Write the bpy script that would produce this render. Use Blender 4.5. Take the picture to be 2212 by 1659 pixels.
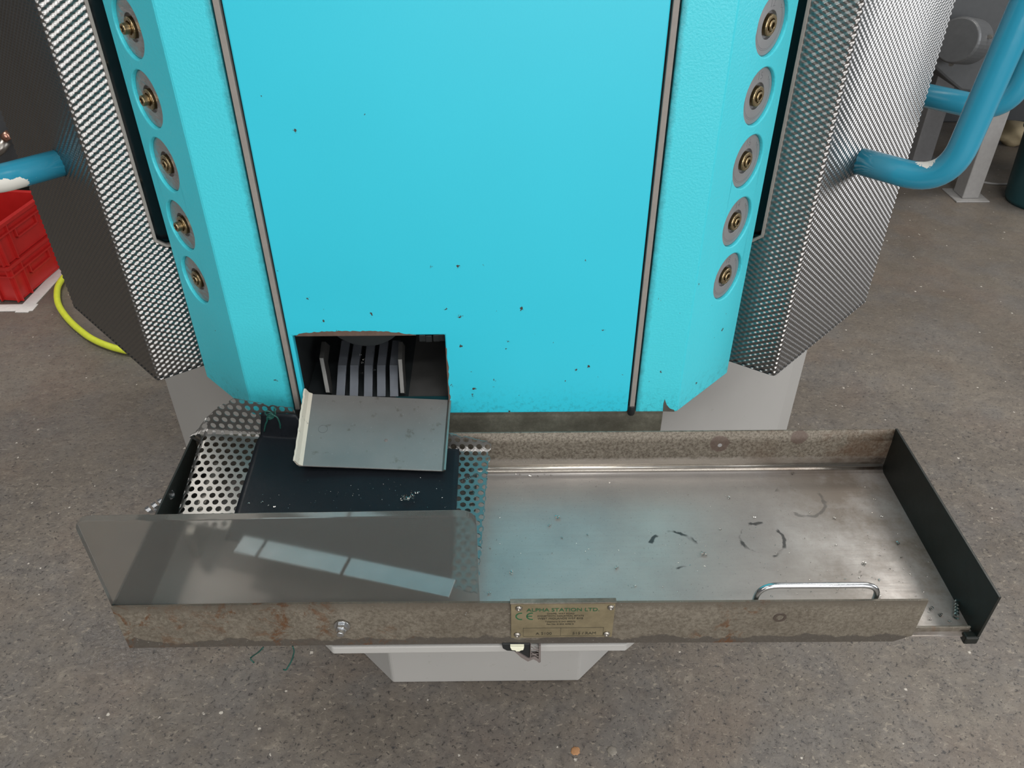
import bpy, bmesh, math, random
import numpy as np
from mathutils import Vector, Matrix
random.seed(7)
for o in list(bpy.data.objects): bpy.data.objects.remove(o)
S = bpy.context.scene
C = S.collection
R = math.radians

# ------------------------------------------------------------------ camera
F, PITCH, ROLL, YAW = 1750.9, R(36.521), R(0.089), R(-0.570)
CAM = Vector((0.0577, -0.91, 1.45))
fw = Vector((-math.sin(YAW)*math.cos(PITCH), math.cos(YAW)*math.cos(PITCH), -math.sin(PITCH)))
r0 = Vector((math.cos(YAW), math.sin(YAW), 0)); u0 = r0.cross(fw)
rt = r0*math.cos(ROLL) - u0*math.sin(ROLL); up = u0*math.cos(ROLL) + r0*math.sin(ROLL)
cd = bpy.data.cameras.new('camera'); cam = bpy.data.objects.new('camera', cd); C.objects.link(cam)
cd.sensor_width = 36; cd.lens = F/2212*36; cd.clip_start = .02
cam.matrix_world = Matrix((( rt.x, up.x, -fw.x, CAM.x), (rt.y, up.y, -fw.y, CAM.y), (rt.z, up.z, -fw.z, CAM.z), (0,0,0,1)))
S.camera = cam
S.view_settings.view_transform = 'Standard'; S.view_settings.look = 'None'
S.view_settings.gamma = 1; S.view_settings.use_curve_mapping = False
S.view_settings.exposure = 0.24

# ------------------------------------------------------------------ light
W = bpy.data.worlds.new('world'); S.world = W; W.use_nodes = True
nt = W.node_tree; bg = nt.nodes['Background']
tc = nt.nodes.new('ShaderNodeTexCoord'); sx = nt.nodes.new('ShaderNodeSeparateXYZ'); rp = nt.nodes.new('ShaderNodeValToRGB')
nt.links.new(tc.outputs['Generated'], sx.inputs[0]); mx1 = nt.nodes.new('ShaderNodeMath'); mx1.operation = 'MULTIPLY_ADD'; mx1.inputs[1].default_value = .38
nt.links.new(sx.outputs['X'], mx1.inputs[0]); nt.links.new(sx.outputs['Z'], mx1.inputs[2]); nt.links.new(mx1.outputs[0], rp.inputs[0]); nt.links.new(rp.outputs[0], bg.inputs[0])
rp.color_ramp.elements[0].position = 0.0; rp.color_ramp.elements[0].color = (.17,.165,.16,1)
rp.color_ramp.elements[1].position = .8; rp.color_ramp.elements[1].color = (.50,.50,.50,1)
bg.inputs[1].default_value = .56
def area(name, loc, target, sx_, sy_, power, col=(1,1,1)):
    l = bpy.data.lights.new(name, 'AREA'); l.shape = 'RECTANGLE'; l.size = sx_; l.size_y = sy_; l.energy = power; l.color = col
    o = bpy.data.objects.new(name, l); C.objects.link(o); o.location = loc
    o.rotation_euler = (Vector(target)-Vector(loc)).to_track_quat('-Z', 'Y').to_euler(); return o
for lx, ly, pw in ((-1.7,-1.3,5),(1.0,-1.3,24),(-1.7,-2.6,6),(1.0,-2.6,24)):
    area('hall_lamp', (lx,ly,3.9), (lx*.6,ly*.3,.5), 1.5, .16, pw, (1,.985,.96))
for lx, pw in ((-2.3,42),(2.7,48)):
    area('hall_lamp', (lx,1.8,3.9), (lx*.9,1.7,0), .4, 1.6, pw, (1,.95,.88))
area('side_fill', (-2.4,-2.2,2.6), (.2,0,1.0), .25, 1.3, 12, (1,.98,.95))  # unseen light added for highlights on the right door's inner face
area('window_light', (4.8,.4,1.7), (.6,0,.9), 2.4, 2.0, 60, (.97,.98,1))
area('front_fill', (1.3,-4.2,1.7), (.1,0,.6), 4.4, 2.4, 120, (1,.98,.96))  # unseen low light added behind the camera to brighten front faces

# ------------------------------------------------------------------ helpers
def ray(px, py): return fw + rt*((px-1106)/F) - up*((py-829.5)/F)
def at(px, py, y=None, z=None, x=None):
    d = ray(px, py)
    t = (y-CAM.y)/d.y if y is not None else ((z-CAM.z)/d.z if z is not None else (x-CAM.x)/d.x)
    return CAM + d*t
def tag(o, label=None, cat=None, group=None, kind=None):
    for k, v in (('label',label),('category',cat),('group',group),('kind',kind)):
        if v: o[k] = v
    return o
def thing(name, loc, label, cat, group=None):
    o = bpy.data.objects.new(name, None); C.objects.link(o); o.location = loc; o.empty_display_size = .05
    return tag(o, label, cat, group)
def link(name, me, mat=None, parent=None, smooth=False, bevel=0, seg=2, label=None):
    o = bpy.data.objects.new(name, me); C.objects.link(o)
    if mat: me.materials.append(mat)
    if parent:
        o.parent = parent; bpy.context.view_layer.update(); o.matrix_parent_inverse = parent.matrix_world.inverted()
    if smooth:
        for p in me.polygons: p.use_smooth = True
    if bevel:
        b = o.modifiers.new('bevel','BEVEL'); b.width = bevel; b.segments = seg; b.limit_method = 'ANGLE'; b.angle_limit = R(35)
    if label: o['label'] = label
    return o
def bmobj(name, bm, mat=None, parent=None, **k):
    bmesh.ops.recalc_face_normals(bm, faces=bm.faces)
    me = bpy.data.meshes.new(name); bm.to_mesh(me); bm.free(); return link(name, me, mat, parent, **k)
def bbox(bm, x0,x1,y0,y1,z0,z1, M=None):
    v = [bm.verts.new((x,y,z)) for x in (x0,x1) for y in (y0,y1) for z in (z0,z1)]
    for f in ((0,1,3,2),(4,6,7,5),(0,4,5,1),(2,3,7,6),(0,2,6,4),(1,5,7,3)): bm.faces.new([v[i] for i in f])
    if M is not None:
        for q in v: q.co = M @ q.co
    return v
def box(name, x0,x1,y0,y1,z0,z1, mat, parent=None, **k):
    bm = bmesh.new(); bbox(bm, x0,x1,y0,y1,z0,z1); return bmobj(name, bm, mat, parent, **k)
def bprism(bm, pts, a, b, axis='z'):
    def P(p, t): return {'z':(p[0],p[1],t),'x':(t,p[0],p[1]),'y':(p[0],t,p[1])}[axis]
    A = [bm.verts.new(P(p,a)) for p in pts]; B = [bm.verts.new(P(p,b)) for p in pts]
    n = len(pts); bm.faces.new(A); bm.faces.new(B)
    for i in range(n): bm.faces.new((A[i],A[(i+1)%n],B[(i+1)%n],B[i]))
    return A+B
def prism(name, pts, a, b, mat, parent=None, axis='z', **k):
    bm = bmesh.new(); bprism(bm, pts, a, b, axis); return bmobj(name, bm, mat, parent, **k)
def btube(bm, pts, r, n=12, cap=True, closed=False):
    pts = [Vector(p) for p in pts]; rings = []; N = len(pts)
    t0 = (pts[1]-pts[0]).normalized(); nrm = t0.orthogonal().normalized()
    for i, p in enumerate(pts):
        a = pts[i-1] if i else (pts[-1] if closed else p); b = pts[(i+1)%N] if (i < N-1 or closed) else p
        t = (b-a).normalized(); nrm = (nrm - t*nrm.dot(t)).normalized(); bn = t.cross(nrm)
        rr = r[i] if hasattr(r,'__len__') else r
        rings.append([bm.verts.new(p + (nrm*math.cos(2*math.pi*k/n)+bn*math.sin(2*math.pi*k/n))*rr) for k in range(n)])
    for i in range(N-1 if not closed else N):
        A, B = rings[i], rings[(i+1)%N]
        for k in range(n): bm.faces.new((A[k],A[(k+1)%n],B[(k+1)%n],B[k]))
    if cap and not closed: bm.faces.new(rings[0]); bm.faces.new(rings[-1])
def tube(name, pts, r, mat, parent=None, n=16, **k):
    bm = bmesh.new(); btube(bm, pts, r, n); o = bmobj(name, bm, mat, parent, smooth=True, **k)
    return o
def rounded(pts, rad, n=8):
    pts = [Vector(p) for p in pts]; out = [pts[0]]
    for i in range(1, len(pts)-1):
        p = pts[i]; a = (pts[i-1]-p); b = (pts[i+1]-p); d = min(rad, a.length*.49, b.length*.49)
        A = p+a.normalized()*d; B = p+b.normalized()*d
        for k in range(n+1):
            t = k/n; out.append(A*(1-t)**2 + p*2*t*(1-t) + B*t*t)
    out.append(pts[-1]); return out
def lathe(bm, prof, M, n=32, cap0=True, cap1=True):
    rings = []
    for r, h in prof: rings.append([bm.verts.new(M @ Vector((r*math.cos(2*math.pi*k/n), r*math.sin(2*math.pi*k/n), h))) for k in range(n)])
    for A, B in zip(rings, rings[1:]):
        for k in range(n): bm.faces.new((A[k],A[(k+1)%n],B[(k+1)%n],B[k]))
    if cap0: bm.faces.new(rings[0])
    if cap1: bm.faces.new(rings[-1])
def frame(o, n, upv=(0,0,1)):   # local z along n, local y along up
    z = Vector(n).normalized(); x = Vector(upv).cross(z).normalized(); y = z.cross(x)
    return Matrix(((x.x,y.x,z.x,o[0]),(x.y,y.y,z.y,o[1]),(x.z,y.z,z.z,o[2]),(0,0,0,1)))
def plate_with_holes(bm, outline, holes, M, thick):
    """flat plate in local xy (outline + round holes), top at z=0, going down by thick"""
    top = []
    def loop(pts):
        vs = [bm.verts.new((p[0],p[1],0)) for p in pts]; es = []
        for i in range(len(vs)): es.append(bm.edges.new((vs[i], vs[(i+1)%len(vs)])))
        return es
    edges = loop(outline)
    for cx, cy, r in holes: edges += loop([(cx+r*math.cos(2*math.pi*k/40), cy+r*math.sin(2*math.pi*k/40)) for k in range(40)])
    n0 = len(bm.verts)
    g = bmesh.ops.triangle_fill(bm, edges=edges, use_beauty=True)
    faces = [f for f in g['geom'] if isinstance(f, bmesh.types.BMFace)]
    e = bmesh.ops.extrude_face_region(bm, geom=faces)
    vs = [v for v in e['geom'] if isinstance(v, bmesh.types.BMVert)]
    bmesh.ops.translate(bm, verts=vs, vec=(0,0,-thick))
    bmesh.ops.transform(bm, matrix=M, verts=bm.verts)

# ------------------------------------------------------------------ materials
class NT:
    def __init__(s, name):
        s.m = bpy.data.materials.new(name); s.m.use_nodes = True; s.t = s.m.node_tree
        s.b = s.t.nodes['Principled BSDF']; s.out = s.t.nodes['Material Output']; s.tc = s.t.nodes.new('ShaderNodeTexCoord')
    def n(s, typ, **k):
        x = s.t.nodes.new('ShaderNode'+typ)
        for a, v in k.items(): setattr(x, a, v)
        return x
    def put(s, a, b):
        if isinstance(a, (int,float)): b.default_value = a
        elif isinstance(a, tuple): b.default_value = a if len(a)==4 or len(b.default_value)==3 else (*a,1)
        else: s.t.links.new(a, b)
    def noise(s, scale, detail=4, rough=.6, co=None, dist=0):
        x = s.n('TexNoise'); x.inputs['Scale'].default_value = scale; x.inputs['Detail'].default_value = detail
        x.inputs['Roughness'].default_value = rough; x.inputs['Distortion'].default_value = dist
        s.put(co or s.tc.outputs['Object'], x.inputs['Vector']); return x.outputs['Fac']
    def mapping(s, scale=(1,1,1), rot=(0,0,0)):
        x = s.n('Mapping'); x.inputs['Scale'].default_value = scale; x.inputs['Rotation'].default_value = rot
        s.put(s.tc.outputs['Object'], x.inputs['Vector']); return x.outputs[0]
    def vor(s, scale, co=None, out='Distance', rnd=1):
        x = s.n('TexVoronoi'); x.inputs['Scale'].default_value = scale; x.inputs['Randomness'].default_value = rnd
        s.put(co or s.tc.outputs['Object'], x.inputs['Vector']); return x.outputs[out]
    def ramp(s, fac, a, b, lo=0., hi=1.):
        x = s.n('MapRange'); x.clamp = True; s.put(fac, x.inputs[0]); s.put(a, x.inputs[1]); s.put(b, x.inputs[2]); s.put(lo, x.inputs[3]); s.put(hi, x.inputs[4]); return x.outputs[0]
    def math(s, op, a, b=0., c=0.):
        x = s.n('Math', operation=op); s.put(a, x.inputs[0]); s.put(b, x.inputs[1]); s.put(c, x.inputs[2]); return x.outputs[0]
    def mix(s, fac, a, b):
        x = s.n('Mix', data_type='RGBA'); s.put(fac, x.inputs[0]); s.put(a, x.inputs[6]); s.put(b, x.inputs[7]); return x.outputs[2]
    def xyz(s):
        x = s.n('SeparateXYZ'); s.put(s.tc.outputs['Object'], x.inputs[0]); return x.outputs
    def bump(s, h, strength, dist=.001):
        x = s.n('Bump'); x.inputs['Strength'].default_value = strength; x.inputs['Distance'].default_value = dist
        s.put(h, x.inputs['Height']); s.t.links.new(x.outputs[0], s.b.inputs['Normal'])
    def set(s, col=None, rough=None, metal=None, **k):
        if col is not None: s.put(col, s.b.inputs['Base Color'])
        if rough is not None: s.put(rough, s.b.inputs['Roughness'])
        if metal is not None: s.put(metal, s.b.inputs['Metallic'])
        for a, v in k.items(): s.put(v, s.b.inputs[a.replace('_',' ')])
        return s.m
def simple(name, col, rough=.5, metal=0., nb=0, ns=60, var=.15):
    N = NT(name); n = N.noise(ns, 4)
    c2 = tuple(max(0, c*(1-var)) for c in col); c3 = tuple(c*(1+var) for c in col)
    N.set(N.mix(n, c2, c3), N.ramp(n, .2, .8, max(0,rough-.06), rough+.06), metal)
    if nb: N.bump(N.noise(ns*4, 3), nb, .0006)
    return N.m

def paint(name, peel, chips, col=(.032,.53,.68), seam=False):
    N = NT(name); X = N.xyz()
    big = N.noise(3, 2); fine = N.noise(900, 2)
    c = N.mix(big, tuple(v*.95 for v in col), tuple(min(1, v*1.05) for v in col))
    # grime towards the bottom edge (swarf and oil), in soft mottled patches
    h = N.ramp(X[2], .724, .80, 1, 0)
    gn = N.noise(130, 6, .75); g = N.math('MULTIPLY', N.ramp(gn, .50, .66), N.math('POWER', h, 2.2))
    c = N.mix(N.math('MULTIPLY', g, .55), c, (.02,.10,.12))
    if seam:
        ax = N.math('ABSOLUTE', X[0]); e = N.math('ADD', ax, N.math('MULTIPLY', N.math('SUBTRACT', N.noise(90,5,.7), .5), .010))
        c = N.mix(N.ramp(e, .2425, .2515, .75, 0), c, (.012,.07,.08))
    # chips : small dark spots, denser low down
    v = N.vor(62, out='Distance'); vc = N.n('TexVoronoi'); vc.inputs['Scale'].default_value = 62; N.put(N.tc.outputs['Object'], vc.inputs['Vector'])
    sp = N.n('SeparateColor'); N.put(vc.outputs['Color'], sp.inputs[0])
    thr = N.ramp(N.math('POWER', N.ramp(X[2], .73, 1.15), .45), 0, 1, 1-chips, .992)
    wob = N.math('ADD', v, N.math('MULTIPLY', N.math('SUBTRACT', N.noise(260,3,.7), .5), .95))
    spot = N.math('MULTIPLY', N.math('LESS_THAN', wob, N.ramp(sp.outputs[1], 0, 1, -.02, .13)), N.math('GREATER_THAN', sp.outputs[0], thr))
    c = N.mix(spot, c, (.05,.035,.03))
    N.set(c, N.ramp(fine, .3, .7, .36, .46), 0., Specular_IOR_Level=.45)
    N.bump(N.math('ADD', N.noise(330, 2, .5), N.math('MULTIPLY', fine, .3)), peel, .0012)
    return N.m
M_cyan = paint('cyan_paint_smooth', .05, .85)
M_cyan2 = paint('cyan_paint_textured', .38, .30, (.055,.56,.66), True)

def pedestal_mat():
    N = NT('grey_pedestal_paint'); c = N.mix(N.noise(4,3), (.37,.365,.35), (.42,.415,.40))
    n = N.noise(60, 5); c = N.mix(N.math('MULTIPLY', N.ramp(n, .66, .72), .2), c, (.18,.16,.13))
    N.set(c, .42, 0.); return N.m
M_grey = pedestal_mat()
def grimy(name, base=(.27,.245,.205), dark=(.10,.085,.065), rust=(.17,.085,.04), metal=.35, rough=.5, rustamt=.6):
    N = NT(name)
    a = N.noise(22, 6, .7); b = N.noise(190, 5, .75); r = N.noise(14, 7, .72, dist=.4)
    c = N.mix(N.ramp(a, .35, .65), dark, base); c = N.mix(N.ramp(b, .40, .62), N.mix(.5, c, dark), c)
    c = N.mix(N.math('MULTIPLY', N.ramp(r, .56, .66), rustamt), c, rust)
    c = N.mix(N.math('MULTIPLY', N.ramp(N.noise(420,3), .66, .72), .55), c, (.55,.52,.46))
    N.set(c, N.ramp(b, .3, .7, rough-.12, rough+.12), metal); N.bump(b, .35, .0012); return N.m
M_grime = grimy('grimy_steel')
M_grime_plate = grimy('grimy_backing_plate', (.30,.29,.23), (.14,.13,.10), (.12,.10,.07), .1, .6, .3)

def front_wall_mat():
    N = NT('stained_front_wall_steel'); X = N.xyz()
    a = N.noise(16, 6, .7); b = N.noise(230, 5, .75)
    c = N.mix(N.ramp(a, .35, .65), (.175,.153,.120), (.24,.215,.172))
    c = N.mix(N.ramp(b, .38, .6, .55, 0), c, (.07,.055,.04))
    edge = N.math('ADD', X[2], N.math('MULTIPLY', N.math('SUBTRACT', N.noise(18, 5, .6), .5), .05))
    c = N.mix(N.ramp(edge, .663, .665, .85, 0), c, (.085,.075,.065))
    rw = N.math('MULTIPLY', N.ramp(N.noise(34, 7, .8, dist=.6), .52, .60), N.ramp(N.math('ADD', N.noise(7,2), N.ramp(X[0], -.30, .05, .06, -.06)), .50, .60))
    c = N.mix(N.math('MULTIPLY', rw, .9), c, (.13,.055,.02))
    t = N.ramp(X[2], .712, .727, 0, .6); c = N.mix(N.math('MULTIPLY', t, N.ramp(b, .35, .55)), c, (.05,.042,.035))
    c = N.mix(N.math('MULTIPLY', N.ramp(N.noise(500,3), .66, .72), .4), c, (.6,.57,.5))
    N.set(c, N.ramp(b, .3, .7, .38, .6), .35); N.bump(b, .4, .001); return N.m
M_frontwall = front_wall_mat()

def pan_mat():
    N = NT('worn_tray_steel'); X = N.xyz()
    st = N.noise(14, 4, .6, co=N.mapping((1,14,1))); a = N.noise(7, 5, .65); f = N.noise(420, 4, .7)
    c = N.mix(N.ramp(a, .35, .7), (.36,.335,.32), (.46,.43,.405)); c = N.mix(N.ramp(st, .35, .7, 0, .3), c, (.35,.325,.305))
    br = N.math('MULTIPLY', N.ramp(N.noise(9, 6, .7), .36, .60), N.ramp(X[0], .33, .52)); c = N.mix(N.math('MULTIPLY', br, .8), c, (.15,.115,.085))
    c = N.mix(N.math('MULTIPLY', N.ramp(f, .60, .70), .4), c, (.12,.11,.10))
    # broken ring marks left by wet cans, and smudges
    wr = N.noise(36, 5, .7)
    def ring(cx, cy, rad, w, lo, amt, c):
        dx = N.math('SUBTRACT', X[0], cx); dy = N.math('SUBTRACT', X[1], cy)
        d = N.math('SQRT', N.math('ADD', N.math('MULTIPLY', dx, dx), N.math('MULTIPLY', dy, dy)))
        d = N.math('ADD', d, N.math('MULTIPLY', N.math('SUBTRACT', N.noise(70,3), .5), .012))
        m = N.math('MULTIPLY', N.ramp(N.math('ABSOLUTE', N.math('SUBTRACT', d, rad)), w*.5, w, 1, 0), N.ramp(N.noise(24,2), lo, lo+.05))
        return N.mix(N.math('MULTIPLY', m, amt), c, (.05,.05,.05))
    p1 = at(1457,1185,z=.652); p2 = at(1645,1165,z=.652); p3 = at(1730,1080,z=.652)
    c = ring(p1.x, p1.y, .030, .0035, .50, .95, c); c = ring(p2.x, p2.y, .029, .003, .50, .9, c); c = ring(p3.x, p3.y, .032, .003, .55, .5, c)
    met = N.ramp(br, 0, .7, .44, .25)
    N.set(c, N.math('ADD', N.ramp(st, .3, .7, .27, .36), N.math('MULTIPLY', f, .06)), met); N.bump(N.math('ADD', N.math('MULTIPLY', f, .5), st), .10, .0008); return N.m
M_pan = pan_mat()
def backwall_mat():
    N = NT('grimy_back_wall_steel'); X = N.xyz()
    b = N.noise(260, 5, .8); a = N.noise(16, 5, .7)
    cl = N.mix(a, (.36,.33,.29), (.44,.41,.37)); gr = N.mix(N.ramp(b, .38, .6), (.085,.068,.05), N.mix(a, (.19,.165,.13), (.27,.245,.20)))
    lim = N.math('ADD', X[2], N.math('MULTIPLY', N.math('SUBTRACT', N.noise(90,4), .5), .012))
    k = N.ramp(lim, .674, .680); c = N.mix(k, cl, gr)
    ru = N.math('MULTIPLY', N.ramp(N.noise(13,5,.7), .46, .62), N.ramp(X[0], .36, .52)); c = N.mix(N.math('MULTIPLY', ru, .75), c, (.10,.055,.03))
    for px, py, rd in ((1555,962,.014),(1728,948,.012)):
        p = at(px, py, y=-.05); dx = N.math('SUBTRACT', X[0], p.x); dz = N.math('SUBTRACT', X[2], p.z)
        d = N.math('ADD', N.math('SQRT', N.math('ADD', N.math('MULTIPLY', dx, dx), N.math('MULTIPLY', dz, dz))), N.math('MULTIPLY', N.math('SUBTRACT', N.noise(120,3), .5), .006))
        c = N.mix(N.ramp(d, rd*.93, rd*1.05, .8, 0), c, (.10,.068,.055))
    N.set(c, N.ramp(k, 0, 1, .26, .55), N.ramp(k, 0, 1, .85, .25)); N.bump(b, .35, .001); return N.m
M_back = backwall_mat()
M_black = simple('black_oily_steel', (.012,.014,.012), .42, .2, .1)
M_dark = simple('dark_inside', (.012,.016,.018), .6)
M_glass = simple('dark_tinted_window', (.006,.010,.012), .12)
M_trim = simple('grey_rubber_trim', (.24,.22,.20), .6, 0, .2, 90)
M_darkseal = simple('black_rubber_seal', (.01,.012,.013), .5)
M_embossed = NT('embossed_stainless')
M_embossed = M_embossed.set((.285,.28,.275), .31, 1.)
def blue():
    N = NT('glossy_blue_tube_paint'); m = 0.; X = N.xyz(); nz = N.math('MULTIPLY', N.math('SUBTRACT', N.noise(75, 4, .65), .5), .05)
    for cx, cy, cz, rx in ((.603,.093,1.060,.019),(-.588,.088,1.030,.036)):
        d2 = N.math('POWER', N.math('SUBTRACT', X[0], cx), 2.); d2 = N.math('ADD', d2, N.math('POWER', N.math('SUBTRACT', X[1], cy), 2.)); d2 = N.math('ADD', d2, N.math('MULTIPLY', N.math('POWER', N.math('SUBTRACT', X[2], cz), 2.), 7.))
        d = N.math('ADD', N.math('SQRT', d2), nz); m = N.math('MAXIMUM', m, N.ramp(d, rx*.97, rx, 1, 0))
    c = N.mix(m, (.022,.25,.38), (.78,.76,.70)); N.set(c, .22, 0., Coat_Weight=.3); N.bump(N.noise(60,3), .08, .002); return N.m
M_blue = blue()
M_disc = simple('brushed_grey_disc', (.34,.34,.35), .38, .6, .08, 40)
def wavy():
    N = NT('rippled_grey_disc'); w = N.noise(60, 3, .5, co=N.mapping((1,1,3)))
    N.set((.42,.40,.39), .28, .8); N.bump(w, .6, .004); return N.m
M_wavy = wavy()
M_brass = simple('brass', (.38,.295,.17), .28, 1., 0, 80)
M_mark = simple('engraved_line', (.10,.11,.12), .7)
M_slat = simple('grey_slat_steel', (.15,.165,.19), .40, .7, .1, 50)
M_slat_edge = simple('worn_plate_steel', (.17,.17,.165), .4, .7, .1, 50)
def chute_mat():
    N = NT('worn_chute_steel'); f = N.noise(330, 4, .7); a = N.noise(14,4)
    c = N.mix(a, (.19,.19,.185), (.27,.27,.26)); c = N.mix(N.ramp(f, .66, .70, 0, .6), c, (.42,.42,.41)); c = N.mix(N.ramp(N.noise(60,5), .62,.7,0,.5), c, (.10,.08,.06))
    N.set(c, N.ramp(a, .3, .7, .32, .42), .35); N.bump(f, .15, .0006); return N.m
M_chute = chute_mat()
def lip_mat():
    N = NT('flaking_white_paint'); c = N.mix(N.ramp(N.noise(60,6,.8), .60, .66), (.66,.62,.52), (.12,.12,.11)); N.set(c, .55, 0.); return N.m
M_lip = lip_mat()
M_perf = simple('perforated_steel', (.26,.255,.245), .34, .9, .05, 40, .2)
def mat_mat():
    N = NT('oily_black_rubber'); f = N.noise(120, 5, .75); a = N.noise(10, 4)
    c = N.mix(a, (.006,.008,.011), (.016,.019,.023)); N.set(c, N.ramp(f, .3, .7, .26, .5), 0., Specular_IOR_Level=.16); N.bump(N.math('ADD', f, N.noise(18,2)), .2, .0015); return N.m
M_mat = mat_mat()
def guard_mat():
    N = NT('smoky_translucent_plastic')
    n = N.noise(40, 4, .6)
    N.set(N.mix(n, (.82,.80,.77), (.90,.88,.86)), N.ramp(n, .3, .7, .13, .17), 0., Transmission_Weight=1., IOR=1.15)
    d = N.n('BsdfDiffuse'); d.inputs[0].default_value = (.25,.235,.215,1); t = N.n('BsdfTranslucent'); t.inputs[0].default_value = (.26,.24,.22,1)
    m0 = N.n('MixShader'); N.t.links.new(d.outputs[0], m0.inputs[1]); N.t.links.new(t.outputs[0], m0.inputs[2])
    m = N.n('MixShader'); m.inputs[0].default_value = .30; N.t.links.new(N.b.outputs[0], m.inputs[1]); N.t.links.new(m0.outputs[0], m.inputs[2])
    N.t.links.new(m.outputs[0], N.out.inputs['Surface']); return N.m
M_guard = guard_mat()
M_zinc = simple('bright_zinc', (.62,.64,.66), .22, 1., 0, 60, .06)
M_steel = simple('bare_steel', (.36,.34,.31), .35, .9, .2, 80)
M_wire = simple('green_wire', (.01,.075,.06), .35)
M_red = simple('red_crate_plastic', (.50,.02,.018), .38, 0, .08, 30)
M_yellow = simple('yellow_hose_rubber', (.72,.80,.06), .4)
M_white = simple('white_tape', (.78,.78,.76), .6)
M_bgrey = simple('machine_grey_paint', (.20,.20,.205), .5)
M_bgrey2 = simple('light_grey_paint', (.30,.295,.29), .5)
M_bdark = simple('dark_grey_paint', (.07,.075,.08), .5)  # one even dark grey
M_teal = simple('dark_teal_plastic', (.01,.055,.065), .4)
M_foam = simple('cream_foam', (.46,.38,.24), .8, 0, .5, 25)
M_copper = simple('copper_fitting', (.60,.33,.25), .3, .9)
M_rustplate = simple('name_plate_brass', (.25,.21,.13), .45, .45, .3, 45, .55)
M_green = simple('green_ink', (.012,.09,.035), .6)
M_ink = simple('dark_ink', (.05,.045,.03), .6)
M_cream = simple('cream_plastic', (.85,.85,.66), .5)
M_cast = simple('cast_bracket_metal', (.22,.19,.18), .5, .4)
def floor_mat():
    N = NT('worn_aggregate_concrete'); X = N.xyz()
    a = N.noise(1.6, 4, .6); b = N.noise(30, 6, .75, dist=.3); f = N.noise(120, 5, .75, dist=.5); g = N.noise(72, 4, .7, co=N.mapping((1,1.6,1),(0,0,.6)), dist=.6)
    ex = N.ramp(N.math('ADD', X[1], N.math('MULTIPLY', N.math('SUBTRACT', N.noise(2.2, 3), .5), 1.6)), .4, 1.6, 1, .35)   # how much aggregate the wear has laid bare
    c = N.mix(N.ramp(a, .35, .65), (.128,.109,.090), (.195,.171,.143))
    c = N.mix(N.ramp(N.noise(5,5), .45, .62, 0, .5), c, (.145,.140,.136))
    c = N.mix(N.ramp(N.noise(3.3,5), .52, .66, 0, .45), c, (.165,.125,.098))
    def k(m): return N.math('MULTIPLY', m, ex)
    c = N.mix(k(N.ramp(b, .38, .50, .45, 0)), c, (.075,.066,.062))
    c = N.mix(k(N.ramp(b, .56, .66, 0, .45)), c, (.30,.265,.215))
    c = N.mix(k(N.ramp(f, .37, .43, .9, 0)), c, (.030,.027,.026))
    c = N.mix(k(N.ramp(g, .60, .64, 0, .6)), c, (.34,.30,.24)); c = N.mix(k(N.ramp(g, .34, .38, .85, 0)), c, (.035,.036,.040))
    v = N.n('TexVoronoi'); v.inputs['Scale'].default_value = 60; N.put(N.tc.outputs['Object'], v.inputs['Vector'])
    sp = N.n('SeparateColor'); N.put(v.outputs['Color'], sp.inputs[0])
    dd = N.math('ADD', v.outputs['Distance'], N.math('MULTIPLY', N.math('SUBTRACT', f, .5), .9))
    lt = N.math('MULTIPLY', N.math('GREATER_THAN', sp.outputs[0], .93), N.math('LESS_THAN', dd, N.ramp(sp.outputs[1], 0, 1, .02, .19))); c = N.mix(N.math('MULTIPLY', lt, .85), c, (.66,.62,.55))
    sc = N.ramp(N.noise(16, 3, .5, co=N.mapping((1,6,1),(0,0,.5))), .70, .76); c = N.mix(N.math('MULTIPLY', sc, .3), c, (.4,.38,.34))
    wet = at(300,1385,z=0); dx = N.math('SUBTRACT', X[0], wet.x); dy = N.math('MULTIPLY', N.math('SUBTRACT', X[1], wet.y), 1.3)
    wd = N.math('ADD', N.math('SQRT', N.math('ADD', N.math('MULTIPLY', dx, dx), N.math('MULTIPLY', dy, dy))), N.math('MULTIPLY', N.math('SUBTRACT', N.noise(12,4), .5), .16)); wm = N.ramp(wd, .06, .15, 1, 0)
    c = N.mix(N.math('MULTIPLY', wm, .45), c, (.05,.045,.045))
    ro = N.math('MULTIPLY', N.ramp(N.noise(6,4), .35, .65, .34, .55), N.ramp(wm, 0, 1, 1, .4))
    N.set(c, ro, 0., Specular_IOR_Level=.5); N.bump(N.math('ADD', b, N.math('MULTIPLY', f, .5)), .6, .003); return N.m
M_floor = floor_mat()
M_wall = simple('hall_wall_paint', (.16,.165,.17), .7, 0, 0, 2)

# ------------------------------------------------------------------ setting
bm = bmesh.new(); bbox(bm, -5,6,-4,5.5,-.05,0); tag(bmobj('floor', bm, M_floor), 'worn grey-brown aggregate concrete workshop floor', 'floor', kind='structure')
for nm, b in (('wall_back',(-5,6,5.5,5.6,0,3.6)),('wall_left',(-5.1,-5,-4,5.5,0,3.6)),('wall_right',(6,6.1,-4,5.5,0,3.6))):
    tag(box(nm, *b, M_wall), 'plain dark grey hall wall far behind the machine', 'wall', kind='structure')

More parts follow.
